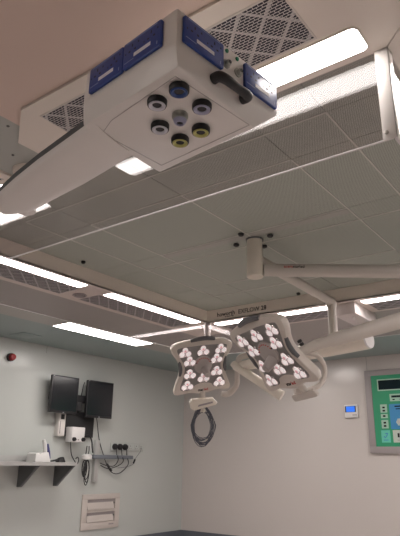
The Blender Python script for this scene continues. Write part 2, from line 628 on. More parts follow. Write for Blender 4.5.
grilles = [
    (-1.69, -.606, 1.165, 1.398, 'slotted return air grille with diamond lattice above the pendant head'),
    (-3.20, -2.29, 1.165, 1.398, 'slotted return air grille at the left edge above the pendant arm'),
    (-3.66, -3.41, 1.66, 2.90, 'slotted return air grille left of the round ceiling vent'),
    (-3.66, -3.41, 3.12, 4.39, 'slotted return air grille right of the round ceiling vent'),
    (-3.20, -1.97, 4.62, 4.87, 'slotted return air grille behind the light under the canopy lettering'),
    (-1.66, -.50, 4.62, 4.87, 'slotted return air grille right of the hanging white box'),
]
for x0, x1, y0, y1, lab in grilles:
    th = thing('return_air_grille', lab, 'air grille', P((x0 + x1) / 2, (y0 + y1) / 2, RZ), 'return air grilles around the canopy')
    mb = MB()
    e = .006
    for lo, hi in (((x0 - e, y0 - e), (x1 + e, y0)), ((x0 - e, y1), (x1 + e, y1 + e)), ((x0 - e, y0), (x0, y1)), ((x1, y0), (x1 + e, y1))):
        mb.box(P(*lo, RZ - .002), P(*hi, RZ - .0004), M['grille_frame'])
    mb.build('frame', th)
    MB().box(P(x0, y0, RZ - .0015), P(x1, y1, RZ - .0004), M['grille']).build('slotted_face', th)

# round ceiling vent
th = thing('round_ceiling_vent', 'small round grey vent in the ceiling between the two left light strips', 'ceiling vent', P(-3.55, 3.03, RZ))
T = Matrix.Translation(P(-3.55, 3.03, RZ))
MB().lathe([(.058, 0), (.062, -.006), (.052, -.012), (.046, -.006), (.046, 0)], M['panelgrey'], 28, T).build('rim', th)
MB().lathe([(0, -.0005), (.045, -.0005), (.045, -.004), (0, -.004)], M['gap'], 28, T).build('throat', th)
MB().lathe([(0, -.0045), (.034, -.0045), (.030, -.013), (.012, -.017), (0, -.017)], M['panelgrey'], 28, T).build('disc', th)

# white box under the surround, far side
th = thing('ceiling_box', 'plain white box hanging under the ceiling between the two far light strips', 'box', P(-1.82, 4.73, 1.2))
MB().box(P(-1.925, 4.50, 1.202), P(-1.735, 5.0, RZ - .001), M['white'], .003).build('casing', th)
MB().lathe([(0, 0), (.012, 0), (.014, -.02), (.006, -.032), (0, -.032)], M['white2'], 12, Matrix.Translation(P(-1.80, 4.62, 1.2018))).build('nozzle', th)

# ceiling screws left of the near surround
for i, (p, lab) in enumerate((((-1.88, 1.139), 'small dark screw head in the ceiling above the pendant arm, nearer the viewer'), ((-2.065, 1.297), 'small dark screw head in the ceiling beside the pendant ceiling flange'))):
    o = MB().lathe([(0, 0), (.007, 0), (.006, -.003), (0, -.004)], M['gap'], 10, Matrix.Translation(P(p[0], p[1], CZ))).build('screw')
    tag(o, lab, 'screw', 'ceiling screws')

# ------------------------------------------------------------------ ceiling pendant
yaw = math.radians(-6.46)
e1 = Vector((-math.cos(yaw), -math.sin(yaw), 0))
e2 = Vector((-math.sin(yaw), math.cos(yaw), 0))
PC = P(-.714, .837, .993)
LB = frame(PC, e1, e2, (0, 0, 1))          # left-handed basis; only used to place points


def L(u, v, w):
    return PC + e1 * u + e2 * v + Vector((0, 0, w))


pend = thing('ceiling_pendant', 'white ceiling pendant with blue sockets and gas outlets on a thick arm', 'medical pendant', P(-2.08, 1.42, .9))
mb = MB()
hp = [L(0, 0, .056), L(.372, 0, .056), L(.372, .41, .056), L(0, .41, .056),
      L(0, 0, -.048), L(.375, 0, -.048), L(.39, .41, -.046), L(0, .41, -.046),
      L(.004, .0125, -.109), L(.385, .0125, -.109), L(.42, .338, -.109), L(.030, .338, -.109)]
mb.hull(hp, M['white'], .004, seg=2)
head = mb.build('head_housing', pend, sharp=28.)
# engraved outline of the bottom plate
mb = MB()
loop = [L(.034, .033, -.1092), L(.30, .047, -.1092), L(.372, .07, -.1092), L(.38, .31, -.1092), L(.031, .318, -.1092)]
for a, b in zip(loop, loop[1:] + loop[:1]):
    mb.tube([a, b], .0009, M['panelgrey'], 6)
mb.build('panel_joint', pend)


def socket_plate(o, x, y, z, w, h):
    """o = centre on the face, x along, y up, z outwards"""
    T = frame(o, x, y, z)
    mb = MB()
    mb.prism(rrect(-w / 2, w / 2, -h / 2, h / 2, .006), .0003, .009, M['blue'], .0015, T)
    pl = mb.build('socket_plate', pend)
    mb = MB()
    mb.box((-w * .20, -h * .24, .0091), (w * .24, -h * .10, .0097), M['label'], 0, T)
    mb.build('name_strip', pl)
    mb = MB()
    mb.box((-w * .46, -h * .40 + .007, .0091), (-w * .2, -h * .40 + .0084, .0095), M['line'], 0, T)
    mb.box((-w * .42, h * .42, .0091), (w * .40, h * .445, .0095), M['line'], 0, T)
    mb.box((w * .40, -h * .38, .0091), (w * .415, -h * .26, .0095), M['line'], 0, T)
    mb.build('printed_line', pl)
    for sx_ in (-1, 1):
        mb = MB()
        c = sx_ * w * .25
        mb.box((c - .002, h * .20, .0091), (c + .002, h * .31, .0094), M['black'], 0, T)
        for s in (-1, 1):
            mb.box((c + s * .011 - .0035, h * .03, .0091), (c + s * .011 + .0035, h * .09, .0094), M['black'], 0, T)
        mb.box((c + .022, h * .22, .0091), (c + .026, h * .29, .0094), M['black'], 0, T)
        mb.box((c - .028, h * .02, .0091), (c - .025, h * .08, .0094), M['black'], 0, T)
        mb.build('socket_holes', pl)
    return pl


for u in (.1195, .268):
    socket_plate(L(u, 0, .006), -e1, (0, 0, 1), -e2, .146, .080)
for v in (.0905, .3255):
    socket_plate(L(0, v, .003), e2, (0, 0, 1), -e1, .146, .078)
# terminals, green studs, slot, handle on the same face
for v, col in ((.181, 0), (.229, 0)):
    T = frame(L(0, v, -.004), e2, (0, 0, 1), -e1)
    mb = MB()
    mb.lathe([(.0, .0), (.013, 0), (.013, .004), (.009, .004), (.009, .012), (.006, .016), (.006, .016), (.0055, .006), (0, .006)], M['gmetal'], 20, T)
    tm = mb.build('earth_terminal', pend)
    MB().lathe([(0, .0062), (.0052, .0062), (.0052, .0165), (0, .0165)], M['black'], 12, T).build('core', tm)
for v in (.184, .227):
    T = frame(L(0, v, .040), e2, (0, 0, 1), -e1)
    MB().lathe([(0, 0), (.006, 0), (.006, .003), (.004, .005), (0, .005)], M['green'], 14, T).build('green_stud', pend, label='round green stud')
T = frame(L(0, .198, -.034), e2, (0, 0, 1), -e1)
MB().box((-.012, -.003, .0003), (.012, .003, .001), M['black'], 0, T).build('rating_label', pend)
mb = MB()
hz = -.083
mb.tube([L(.002, .136, hz + .008), L(-.016, .136, hz + .006), L(-.026, .152, hz + .002), L(-.027, .193, hz), L(-.026, .234, hz + .002), L(-.016, .250, hz + .006), L(.002, .250, hz + .008)],
        [.0145, .0145, .0135, .0115, .0135, .0145, .0145], M['black'], 12, smooth=4)
mb.build('pull_handle', pend, label='black pull handle')
# gas outlets
outs = [((.056, .068), 'gblue'), ((.138, .069), 'gwhite'), ((.063, .159), 'glilac'), ((.139, .154), 'core'),
        ((.215, .151), 'gwhite'), ((.141, .238), 'gyellow'), ((.222, .237), 'gyellow')]
for (u, v), c in outs:
    T = frame(L(u, v, -.109), e2, e1, (0, 0, -1))
    mb = MB()
    if c == 'core':
        mb.lathe([(0, 0), (.022, 0), (.0225, .010), (.019, .018), (.0, .018)], M['gmetal'], 26, T)
        q = mb.build('gas_outlet', pend, label='grey metal centre outlet')
        MB().lathe([(.010, .0181), (.0185, .0181), (.016, .026), (.012, .030), (.010, .030)], M['glilac'], 24, T).build('collar', q)
        MB().lathe([(0, .0181), (.0098, .0181), (.0098, .024), (0, .024)], M['black'], 20, T).build('socket', q)
        continue
    mb.lathe([(0, 0), (.0245, 0), (.0262, .003), (.0258, .015), (.0240, .018), (.0228, .018), (.0228, .013), (0, .013)], M['black'], 28, T)
    q = mb.build('gas_outlet', pend)
    MB().lathe([(.0125, .0131), (.0225, .0131), (.0220, .0190), (.0195, .0205), (.0140, .018), (.0125, .016)], M[c], 28, T).build('collar', q)
    MB().lathe([(0, .0131), (.0122, .0131), (.0122, .015), (0, .015)], M['black'], 20, T).build('socket', q)

# arm: a shallow tapered cover under a band painted dark for its shaded side
near_l = [(-1.058, .903), (-1.20, .927), (-1.38, .957), (-1.55, .992), (-1.71, 1.032), (-1.785, 1.085)]
far_l = [(-1.085, 1.105), (-1.25, 1.132), (-1.38, 1.153), (-1.52, 1.168), (-1.70, 1.190), (-1.792, 1.155)]
zb = .884
rings = []
for (nx, ny), (fx, fy) in zip(near_l, far_l):
    a, b = Vector((nx, ny, 0)), Vector((fx, fy, 0))
    ring = []
    for t_, z_ in ((0, zb + .020), (0.0, zb + .003), (.02, zb), (.25, zb - .004), (.5, zb - .006), (.75, zb - .002), (.92, zb + .004), (.98, zb + .012), (1, zb + .020)):
        q = a.lerp(b, t_)
        ring.append(P(q.x, q.y, z_))
    rings.append(ring)
mb = MB()
mb.loft(rings, M['white'])
mb.build('arm_cover', pend, sharp=60.)
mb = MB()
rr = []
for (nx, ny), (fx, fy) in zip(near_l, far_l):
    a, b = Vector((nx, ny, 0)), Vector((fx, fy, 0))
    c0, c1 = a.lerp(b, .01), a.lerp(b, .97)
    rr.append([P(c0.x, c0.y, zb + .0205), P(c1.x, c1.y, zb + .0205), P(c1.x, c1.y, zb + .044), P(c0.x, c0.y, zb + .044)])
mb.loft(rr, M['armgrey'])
mb.build('arm_top', pend, label='upper half of the arm, painted dark as its shaded side')
mb = MB()
pts = [(-1.66, 1.09, .965), (-1.80, 1.17, 1.0), (-1.95, 1.29, 1.06), (-2.13, 1.44, 1.13)]
mb.tube([P(*p) for p in pts], [.034, .036, .036, .036], M['white'], 14, smooth=4)
mb.build('pivot_link', pend)
MB().lathe([(0, 1.10), (.050, 1.10), (.050, 1.290), (0, 1.290)], M['white'], 28, Matrix.Translation((-2.13, 1.44, H))).build('pivot_tube', pend)
MB().lathe([(0, 1.2905), (.062, 1.2905), (.078, 1.297), (.082, 1.3115), (0, 1.3115)], M['ring'], 32, Matrix.Translation((-2.13, 1.44, H))).build('ceiling_flange', pend)

# ------------------------------------------------------------------ surgical lamps
SC = Vector((-1.836, 3.039, 0))
col = thing('lamp_ceiling_column', 'short white round column bolted to the middle of the canopy', 'ceiling column', P(SC.x, SC.y, 1.14))
TC = Matrix.Translation((SC.x, SC.y, H))
MB().lathe([(0, 1.243), (.052, 1.243), (.052, 1.408), (0, 1.408)], M['cream'], 32, TC).build('upper_tube', col)
MB().lathe([(0, 1.145), (.048, 1.145), (.056, 1.152), (.056, 1.2415), (0, 1.2415)], M['cream'], 32, TC).build('lower_tube', col)
MB().lathe([(0, 1.4085), (.060, 1.4085), (.060, 1.4155), (0, 1.4155)], M['steel2'], 32, TC).build('collar', col)
for bxp, byp in ((-1.854, 2.898), (-1.984, 3.041), (-1.708, 3.026), (-1.839, 3.173)):
    MB().lathe([(0, 1.4155), (.020, 1.4155), (.021, 1.407), (.014, 1.399), (0, 1.399)], M['black'], 14, Matrix.Translation((bxp, byp, H))).build('bolt_cap', col)

CAN = [(-.165, .15), (0, .15), (.165, .15), (-.125, .065), (.125, .065), (-.125, -.055), (.125, -.055), (-.15, -.16), (0, -.1), (.15, -.16)]
OUTL = [(-.287, .205), (-.245, .238), (-.115, .258), (0, .264), (.115, .254), (.235, .226), (.282, .187), (.268, .13), (.222, .06), (.205, 0), (.215, -.07), (.245, -.16), (.262, -.215),
        (.235, -.245), (.13, -.236), (.06, -.250), (0, -.256), (-.06, -.250), (-.13, -.236), (-.24, -.245), (-.272, -.215), (-.255, -.15), (-.225, -.07), (-.215, 0), (-.232, .07), (-.275, .14)]
FACE = [(-.235, .175), (-.20, .197), (-.08, .200), (0, .203), (.08, .200), (.20, .192), (.228, .17), (.205, .10), (.172, .03), (.168, -.02), (.185, -.10), (.212, -.175),
        (.19, -.205), (.105, -.20), (.075, -.165), (0, -.15), (-.075, -.165), (-.105, -.20), (-.19, -.205), (-.215, -.175), (-.188, -.10), (-.172, -.03), (-.172, .03), (-.205, .10)]


def closed(poly, k=5):
    pts, _ = spline([Vector((x, y, 0)) for x, y in poly], [0] * len(poly), k, True)
    return pts


def lamp_head(root, T, ext=None):
    o = closed(OUTL)
    ring = lambda s, z: [Vector((p.x * s, p.y * s, z)) for p in o]
    mb = MB()
    mb.loft([ring(.80, -.075), ring(.93, -.062), ring(.99, -.038), ring(1, -.018), ring(.985, -.004), ring(.955, 0)], M['lampsh'], T)
    hd = mb.build('lamp_head', root)
    mb = MB()
    fo = closed(FACE)
    mb.loft([[Vector((p.x, p.y, .0004)) for p in fo], [Vector((p.x * .99, p.y * .99, .003)) for p in fo]], M['lampface'], T)
    mb.build('face_plate', hd)
    # grips: top, left, right
    mb = MB()
    mb.tube([(-.11, .252, -.006), (-.06, .262, .003), (0, .266, .004), (.06, .262, .003), (.11, .250, -.006)], [.016, .019, .020, .019, .016], M['darkgrip'], 10, T, smooth=4)
    mb.build('grip', hd)
    for s in (-1, 1):
        mb = MB()
        mb.tube([(s * .216, .075, -.012), (s * .209, .03, -.004), (s * .205, 0, -.004), (s * .207, -.03, -.004), (s * .211, -.065, -.012)], [.012, .016, .017, .016, .012], M['darkgrip'], 10, T, smooth=4)
        mb.build('grip', hd)
    # hub
    mb = MB()
    mb.lathe([(0, .0031), (.085, .0031), (.083, .012), (.06, .018), (0, .018)], M['hub'], 32, T @ Matrix.Translation((0, .022, 0)))
    hb = mb.build('hub', hd)
    mb = MB()
    for k in range(9):
        a = math.radians(25 + 130 * k / 8)
        mb.box((-.006, -.004, .0165), (.004, .004, .0180), M['redtxt'], 0, T @ Matrix.Translation((.066 * math.cos(a), .022 + .066 * math.sin(a), 0)))
    for a in (20, 160):
        a = math.radians(a)
        mb.lathe([(0, .013), (.006, .013), (.006, .019), (0, .019)], M['black'], 10, T @ Matrix.Translation((.074 * math.cos(a), .022 + .074 * math.sin(a), 0)))
    mb.build('hub_marks', hd)
    mb = MB()
    mb.lathe([(0, .0182), (.036, .0182), (.032, .06), (.026, .105), (.0, .112)], M['hub'], 24, T @ Matrix.Translation((.012, -.02, 0)) @ Matrix.Rotation(math.radians(10), 4, 'X'))
    mb.build('centre_handle', root, label='blunt grey handle in the middle of the face')
    for x, y in CAN:
        mb = MB()
        C = T @ Matrix.Translation((x, y, .0035))
        lobes = [(.0, .026), (-.029, -.010), (.029, -.010)]
        mb.lathe([(0, -.0004), (.040, -.0004), (.036, .004), (0, .005)], M['chrome'], 18, C)
        for lx, ly in lobes:
            mb.lathe([(0, 0), (.024, 0), (.0285, .008), (.0275, .012), (.0225, .009), (.014, .004), (0, .004)], M['chrome'], 18, C @ Matrix.Translation((lx, ly, 0)))
        mod = mb.build('lens_module', root)
        for i, (lx, ly) in enumerate(lobes):
            mb = MB()
            mb.lathe([(0, .0045), (.0140, .0045), (.0215, .0095), (.0190, .0145), (.010, .0175), (0, .018)], M['led'], 16, C @ Matrix.Translation((lx, ly, 0)))
            if i == 0:
                mb.lathe([(0, .0181), (.0115, .0165), (.010, .0185), (0, .020)], M['pink'], 12, C @ Matrix.Translation((lx, ly - .006, 0)))
            mb.build('led', mod)
    lettering([('star', M['txt']), ('led', M['redtxt'])], 'lettering', .034, T @ Matrix.Translation((0, -.226, .0008)), hd, align='CENTER')
    return hd


def pts_tube(mb, pts, r, mat, **k):
    return mb.tube([P(*p) for p in pts], r, mat, **k)


# --- left head
TL = frame(P(-2.986, 4.024, .785), (.604, .777, .177), (.292, -.423, .858), (.741, -.466, -.483))
lamp1 = thing('surgical_lamp', 'surgical lamp facing the viewer squarely, cable coil hanging under it', 'surgical lamp', P(SC.x, SC.y, 1.243), 'twin surgical lamps')
lamp_head(lamp1, TL)
# lower paddle
mb = MB()
mb.tube([(-.005, -.235, -.02), (-.005, -.29, -.012)], .030, M['lampsh'], 12, TL)
mb.build('handle_neck', lamp1)
mb = MB()
mb.prism([(-.125, -.325), (-.105, -.298), (.095, -.312), (.135, -.36), (.12, -.38), (-.085, -.405), (-.115, -.385)], -.03, .012, M['cream'], .008, TL)
pd = mb.build('handle_paddle', lamp1)
mb = MB()
mb.prism([(-.055, -.37), (-.045, -.352), (.085, -.338), (.09, -.355)], .0122, .0135, M['panelgrey'], 0, TL)
mb.build('slot', pd)
# arms
mb = MB()
E2 = Vector((-1.870, 4.329, 1.285))
d2 = (E2 - Vector((SC.x, SC.y, 1.285))).normalized()
a0 = Vector((SC.x, SC.y, 1.285)) + d2 * .054
pts_tube(mb, [a0, a0.lerp(E2, .5), E2 - d2 * .06, E2 - d2 * .02, E2 + Vector((0, 0, -.02)), E2 + Vector((0, 0, -.05))], [.036, .036, .036, .042, .044, .042], M['lamparm'], seg=18)
ha = mb.build('horizontal_arm', lamp1)
mb = MB()
pts_tube(mb, [E2 + Vector((0, 0, -.0505)), E2 + Vector((0, 0, -.335))], .037, M['lamparm'], seg=20)
mb.build('drop_tube', lamp1)
mb = MB()
pts_tube(mb, [E2 + Vector((0, 0, -.3355)), E2 + Vector((0, 0, -.37)), E2.lerp(Vector((-1.80, 4.10, .90)), .7) + Vector((0, 0, -.16)), (-1.79, 4.10, .87)], [.037, .040, .045, .045], M['lamparm'], seg=16)
mb.build('elbow', lamp1)
B0, B1 = Vector((-1.467, 4.017, .865)), Vector((-2.747, 4.209, .788))
B2 = B0.lerp(B1, .25)
capd = (B1 - B0).normalized()
mb = MB()
pts_tube(mb, [B0, B0.lerp(B1, .25), B0.lerp(B1, .6), B1], [.074, .070, .056, .040], M['cream'], seg=24)
sa = mb.build('spring_arm', lamp1)
mb = MB()
pts_tube(mb, [B0 - capd * .012, B0 - capd * .0008], [.069, .074], M['white2'], seg=24)
mb.build('end_cap', sa)
mb = MB()
K_ = Vector((-2.725, 4.16, .785))
A1 = Vector((-2.349, 4.292, .523))
pts_tube(mb, [K_ + Vector((-.03, 0, .03)), K_, K_.lerp(A1, .5), A1], [.030, .036, .038, .045], M['cream'], seg=16)
mb.build('link_arm', lamp1)
mb = MB()
pts_tube(mb, [(-2.60, 4.22, .885), (-2.68, 4.19, .872), (-2.715, 4.185, .84), (-2.74, 4.20, .72), (-2.765, 4.225, .63), (-2.85, 4.235, .565), (-2.90, 4.19, .56)], [.026, .026, .026, .024, .024, .026, .024], M['lampsh'], seg=12, smooth=4)
mb.build('yoke', lamp1)
# maker's print on the arm
lettering([('acem', M['redtxt']), ('starled', M['txt'])], 'lettering', .030, frame(P(-1.800, 3.27, 1.29) , (-.02, 1, 0), (0, 0, 1), (1, .02, 0)), ha)

# --- right head
TR = frame(P(-1.745, 3.065, .627), (.898, -.438, .034), (-.304, -.565, .767), (-.317, -.699, -.641))
lamp2 = thing('surgical_lamp', 'surgical lamp tilted sideways, on the thick arm coming in from the right', 'surgical lamp', P(SC.x, SC.y, 1.145), 'twin surgical lamps')
lamp_head(lamp2, TR)
mb = MB()
A2 = Vector((-.90, 3.72, 1.199))
d1 = (A2 - Vector((SC.x, SC.y, 1.199))).normalized()
q0 = Vector((SC.x, SC.y, 1.199)) + d1 * .058
pts_tube(mb, [q0, A2 - d1 * .03, A2 + Vector((0, 0, -.015)), A2 + Vector((0, 0, -.05))], [.042, .046, .050, .048], M['lamparm'], seg=22)
ha2 = mb.build('horizontal_arm', lamp2)
mb = MB()
pts_tube(mb, [A2 + Vector((0, 0, -.0505)), A2 + Vector((0, 0, -.27))], .040, M['lamparm'], seg=20)
mb.build('drop_tube', lamp2)
tz = Vector((0, 0, 1))
nx_ = d1.cross(tz).normalized()
po = Vector((SC.x, SC.y, 1.203)) + d1 * .185 + nx_ * .0425
lettering([('acem', M['redtxt']), ('starled', M['txt'])], 'lettering', .028, frame(P(*po), d1, tz, nx_), ha2)
J = Vector((-1.545, 3.31, .715))
F = A2 + Vector((.0, 0, -.262))
mb = MB()
pts_tube(mb, [F - (J - F).normalized() * .06, F.lerp(J, .5), F.lerp(J, .88), F.lerp(J, .90), J], [.058, .050, .043, .036, .034], M['lamparm'], seg=20)
mb.build('spring_arm', lamp2)
mb = MB()
pts_tube(mb, [J + (J - F).normalized() * .001, (-1.64, 3.25, .665), (-1.70, 3.22, .645)], [.036, .030, .028], M['lamparm'], seg=14)
mb.build('knuckle', lamp2)
mb = MB()
pts_tube(mb, [(-1.60, 3.28, .662), (-1.555, 3.325, .645), (-1.533, 3.365, .59), (-1.535, 3.375, .53), (-1.555, 3.345, .465), (-1.60, 3.27, .425), (-1.655, 3.19, .412)], [.018, .017, .016, .016, .016, .018, .018], M['lampsh'], seg=12, smooth=5)
mb.build('yoke', lamp2)
for y_ in (.0, .022):
    MB().box((.249, -.018 + y_, -.052), (.275, -.002 + y_, -.036), M['black'], .002, TR).build('control_button', lamp2)
mb = MB()
mb.tube([(.045, -.240, -.02), (.058, -.295, -.014)], .022, M['lampsh'], 12, TR)
mb.build('handle_neck', lamp2)
mb = MB()
mb.prism(rrect(-.120, .120, -.025, .025, .02), -.012, .012, M['lamparm'], .005, TR @ Matrix.Translation((.040, -.318, -.01)) @ Matrix.Rotation(math.radians(2), 4, 'Z'))
mb.build('handle_paddle', lamp2)

# coil of cable hanging from the left lamp's paddle
coil = thing('cable_coil', 'coil of thin dark cable hanging under the left surgical lamp', 'cable', P(-3.03, 4.11, .20))
cen = TL @ Vector((.0, -.40, -.01))
rt = Vector((.80, .60, 0))
fw = Vector((-.6, .8, 0))
mb = MB()
for k in range(16):
    rx = .100 + random.uniform(-.022, .012)
    L_ = .132 + random.uniform(-.03, .03) + .003 * k
    dx, dd = random.uniform(-.010, .010), random.uniform(-.018, .018)
    ring = []
    for a in range(20):
        t_ = 2 * math.pi * a / 20
        rr_ = rx * (1 - .25 * max(0, math.cos(t_)))
        ring.append(cen + rt * (rr_ * math.sin(t_) + dx) + fw * (dd * math.cos(t_ * 2 + k)) + Vector((0, 0, -.150 + L_ * math.cos(t_))))
    mb.tube(ring, .0032, M['cablegrey'], 6, closed=True)
mb.build('loops', coil)
mb = MB()
mb.box(cen + Vector((-.022, -.014, -.042)), cen + Vector((.022, .014, -.004)), M['cream'], .004)
mb.build('tie', coil, label='cream tie holding the loops')

# ------------------------------------------------------------------ left wall
def W(x, y, z):               # x = distance out from the left wall
    return P(WX + x * K, y * K, z * K)


def wframe(o, x, y, z):
    return frame(o, x, y, z) @ Matrix.Scale(K, 4)


def wbox(mb, x0, x1, y0, y1, z0, z1, mat, bevel=0.):
    return mb.box(W(x0, y0, z0), W(x1, y1, z1), mat, bevel)


g0 = .0006
# red alarm
th = thing('fire_alarm_sounder', 'round red alarm sounder on the wall left of the monitors', 'alarm', W(0, 3.50, .94))
T = wframe(W(g0, 3.50, .985), (0, 1, 0), (0, 0, 1), (1, 0, 0))
MB().lathe([(0, 0), (.043, 0), (.043, .030), (0, .030)], M['black'], 24, T).build('base', th)
MB().lathe([(0, .0305), (.037, .0305), (.037, .050), (.030, .066), (0, .072)], M['red'], 24, T).build('lens', th, label='red lens')
# blank plate in the ceiling near the wall
o = MB().box(P(-5.50, 3.72, CZ - .006), P(-5.24, 3.98, CZ), M['ceil'], .002).build('blank_plate')
tag(o, 'small square blank plate in the ceiling above the red alarm', 'ceiling plate')

# shelf
sh = thing('wall_shelf', 'stainless steel wall shelf on two triangular brackets below the monitors', 'shelf', W(0, 3.4, -.08))
mb = MB()
wbox(mb, g0, .315, 1.9, 4.262, -.050, -.044, M['steel'])
wbox(mb, .309, .315, 1.9, 4.262, -.076, -.0505, M['steel'])
mb.build('board', sh)
mb = MB()
wbox(mb, g0, .004, 1.9, 3.965, -.0435, .018, M['steel'])
mb.build('upstand', sh)
for y in (2.4, 3.776, 4.234):
    mb = MB()
    T = wframe(W(0, y - .014, 0), (1, 0, 0), (0, 0, 1), (0, -1, 0))
    mb.prism([(g0, -.0505), (.305, -.0505), (.305, -.078), (.05, -.285), (g0, -.285)], -.028, 0, M['steel2'], .001, T)
    mb.build('bracket', sh)

# handset in its cradle
hs = thing('cordless_handset_cradle', 'white desk unit with an upright white and purple handset on the shelf', 'telephone', W(.16, 4.0, -.044))
mb = MB()
mb.prism([(3.79, -.0435), (3.79, .035), (3.815, .048), (3.845, .03), (3.86, .045), (3.95, .052), (3.985, -.0435)], 0, .15, M['white2'], .006, wframe(W(.07, 0, 0), (0, 1, 0), (0, 0, 1), (1, 0, 0)).copy() @ Matrix.Translation((0, H * 0, 0)))
mb.build('cradle', hs)
mb = MB()
mb.tube([W(.17, 3.965, -.030), W(.165, 3.95, .05), W(.16, 3.935, .13), W(.155, 3.92, .175)], [.030, .030, .030, .022], M['white2'], 14, flat=.75)
hh = mb.build('handset', hs)
mb = MB()
mb.tube([W(.196, 3.985, -.01), W(.190, 3.968, .06), W(.184, 3.952, .135)], [.012, .019, .012], M['purple'], 10, smooth=3)
mb.build('handset_keypad', hh, label='dark purple front of the handset')
# black object
bo = MB()
bo.tube([W(.16, 4.03, -.034), W(.18, 4.07, -.026), W(.19, 4.11, -.018), W(.19, 4.145, -.008)], [.008, .010, .013, .010], M['black'], 8, smooth=3)
bo.hull([W(.15, 4.09, -.0435), W(.23, 4.09, -.0435), W(.15, 4.18, -.0435), W(.23, 4.18, -.0435), W(.17, 4.11, .0), W(.21, 4.11, .0), W(.17, 4.165, .012), W(.21, 4.165, .012)], M['black'], .01)
o = bo.build('connector_plug')
tag(o, 'small black cable connector lying on the shelf right of the handset', 'connector')

# monitors
def monitor(name, lab, y0, y1, z0, z1, x, tw):
    c = W(x, (y0 + y1) / 2, (z0 + z1) / 2)
    th = thing(name, lab, 'monitor', W(0, (y0 + y1) / 2, z0), 'black monitors on the wall')
    w, h = y1 - y0, z1 - z0
    ca, sa_ = math.cos(tw), math.sin(tw)
    T = wframe(c, (sa_, ca, 0), (0, 0, 1), (ca, -sa_, 0))
    MB().box((-w / 2, -h / 2, -.035), (w / 2, h / 2, 0), M['bezel'], .006, T).build('housing', th)
    b = .014
    s = MB().box((-w / 2 + b, -h / 2 + b + .012, .0003), (w / 2 - b, h / 2 - b, .0012), M['screen'], 0, T).build('screen', th)
    MB().box((-.01, -h / 2 + .006, .0003), (.01, -h / 2 + .013, .001), M['label'], 0, T).build('badge', th)
    MB().box((-w / 2 + .016, h / 2 - .013, .0003), (-w / 2 + .024, h / 2 - .005, .001), M['label'], 0, T).build('corner_mark', th)
    MB().box((-.05, -.05, -.060), (.05, .05, -.0355), M['bezel'], .003, T).build('mount_plate', th)
    return th


monitor('wall_monitor', 'black monitor on the wall bracket, the left of two, above the shelf', 3.955, 4.325, .458, .855, .16, math.radians(2))
monitor('wall_monitor', 'black monitor on the wall bracket, the right of two, above the sockets', 4.475, 4.862, .442, .858, .16, math.radians(4))
mbk = thing('monitor_bracket', 'black wall bracket carrying both monitors', 'bracket', W(0, 4.5, .22))
mb = MB()
wbox(mb, g0, .05, 4.27, 4.70, .225, .50, M['black'], .004)
mb.build('back_panel', mbk)
mb = MB()
wbox(mb, .0505, .092, 4.00, 4.85, .60, .68, M['black'], .006)
mb.build('crossbar', mbk)
mb = MB()
wbox(mb, .0505, .13, 4.36, 4.43, .50, .60, M['black'], .006)
wbox(mb, g0, .05, 4.36, 4.46, .501, .66, M['black'], .004)
mb.build('post', mbk)
mb = MB()
mb.tube([W(.1185, 4.41, .66), W(.14, 4.40, .70), W(.15, 4.405, .78), W(.15, 4.42, .82)], .006, M['black'], 8, smooth=4)
mb.build('cable_hoop', mbk)
# grey unit beside the panel
pu = thing('power_unit', 'pale grey slim box on the wall under the left monitor', 'box', W(0, 4.2, .22))
wbox(MB(), g0, .075, 4.165, 4.255, .225, .475, M['white'], .006).build('casing', pu)
wbox(MB(), .0753, .078, 4.185, 4.235, .40, .455, M['black'], .001).build('socket', pu)
wbox(MB(), .0753, .078, 4.18, 4.19, .25, .38, M['panelgrey'], .001).build('side_strip', pu)
# white control box with two knobs
cb = thing('white_control_box', 'white box with two black knobs under the monitors', 'control box', W(.1, 4.36, .16))
wbox(MB(), .052, .16, 4.29, 4.475, .165, .325, M['white2'], .008).build('casing', cb)
for y in (4.318, 4.45):
    T = wframe(W(.1603, y, .195), (0, 1, 0), (0, 0, 1), (1, 0, 0))
    MB().lathe([(0, 0), (.022, 0), (.020, .022), (0, .024)], M['black'], 18, T).build('knob', cb)
wbox(MB(), .1603, .161, 4.345, 4.365, .185, .198, M['panelgrey']).build('marking', cb)
wbox(MB(), .1603, .161, 4.375, 4.395, .185, .198, M['panelgrey']).build('marking', cb)
# column and rail
rl = thing('equipment_rail', 'grey horizontal wall rail with upright bracket right of the shelf', 'rail', W(0, 5.0, 0))
wbox(MB(), g0, .045, 4.765, 4.825, -.26, .20, M['steel'], .004).build('upright', rl)
mb = MB()
wbox(mb, .046, .085, 4.70, 5.36, -.004, .040, M['rail'], .006)
mb.build('bar', rl)
# dome unit hung on the rail end
du = thing('white_hook_unit', 'small white domed unit left of the wall rail with black leads under it', 'holder', W(.1, 4.58, -.02))
T = Matrix.Translation(W(.10, 4.585, .0)) @ Matrix.Scale(K, 4)
MB().lathe([(0, -.012), (.055, -.012), (.058, .0), (.056, .028), (.035, .042), (0, .045)], M['white2'], 22, T).build('dome', du)
mb = MB()
wbox(mb, .0, .09, 4.60, 4.66, -.008, .02, M['white2'], .003)
mb.build('stem', du)
mb = MB()
for s in (-1, 1):
    mb.tube([W(.10, 4.585 + s * .018, .0455), W(.10, 4.59 + s * .02, .085), W(.09, 4.60 + s * .015, .13)], .006, M['black'], 8, smooth=3)
mb.build('clip', du)
mb = MB()
for k in range(5):
    rx, rz = .030 + .006 * (k % 3), .075 + .014 * k
    dx = random.uniform(-.02, .02)
    mb.tube([W(.10 + .012 * (k - 2), 4.575 + dx + rx * math.sin(2 * math.pi * a / 16), -.020 - rz + rz * math.cos(2 * math.pi * a / 16)) for a in range(16)], .006, M['rubber'], 7, closed=True)
mb.build('lead_loops', du)

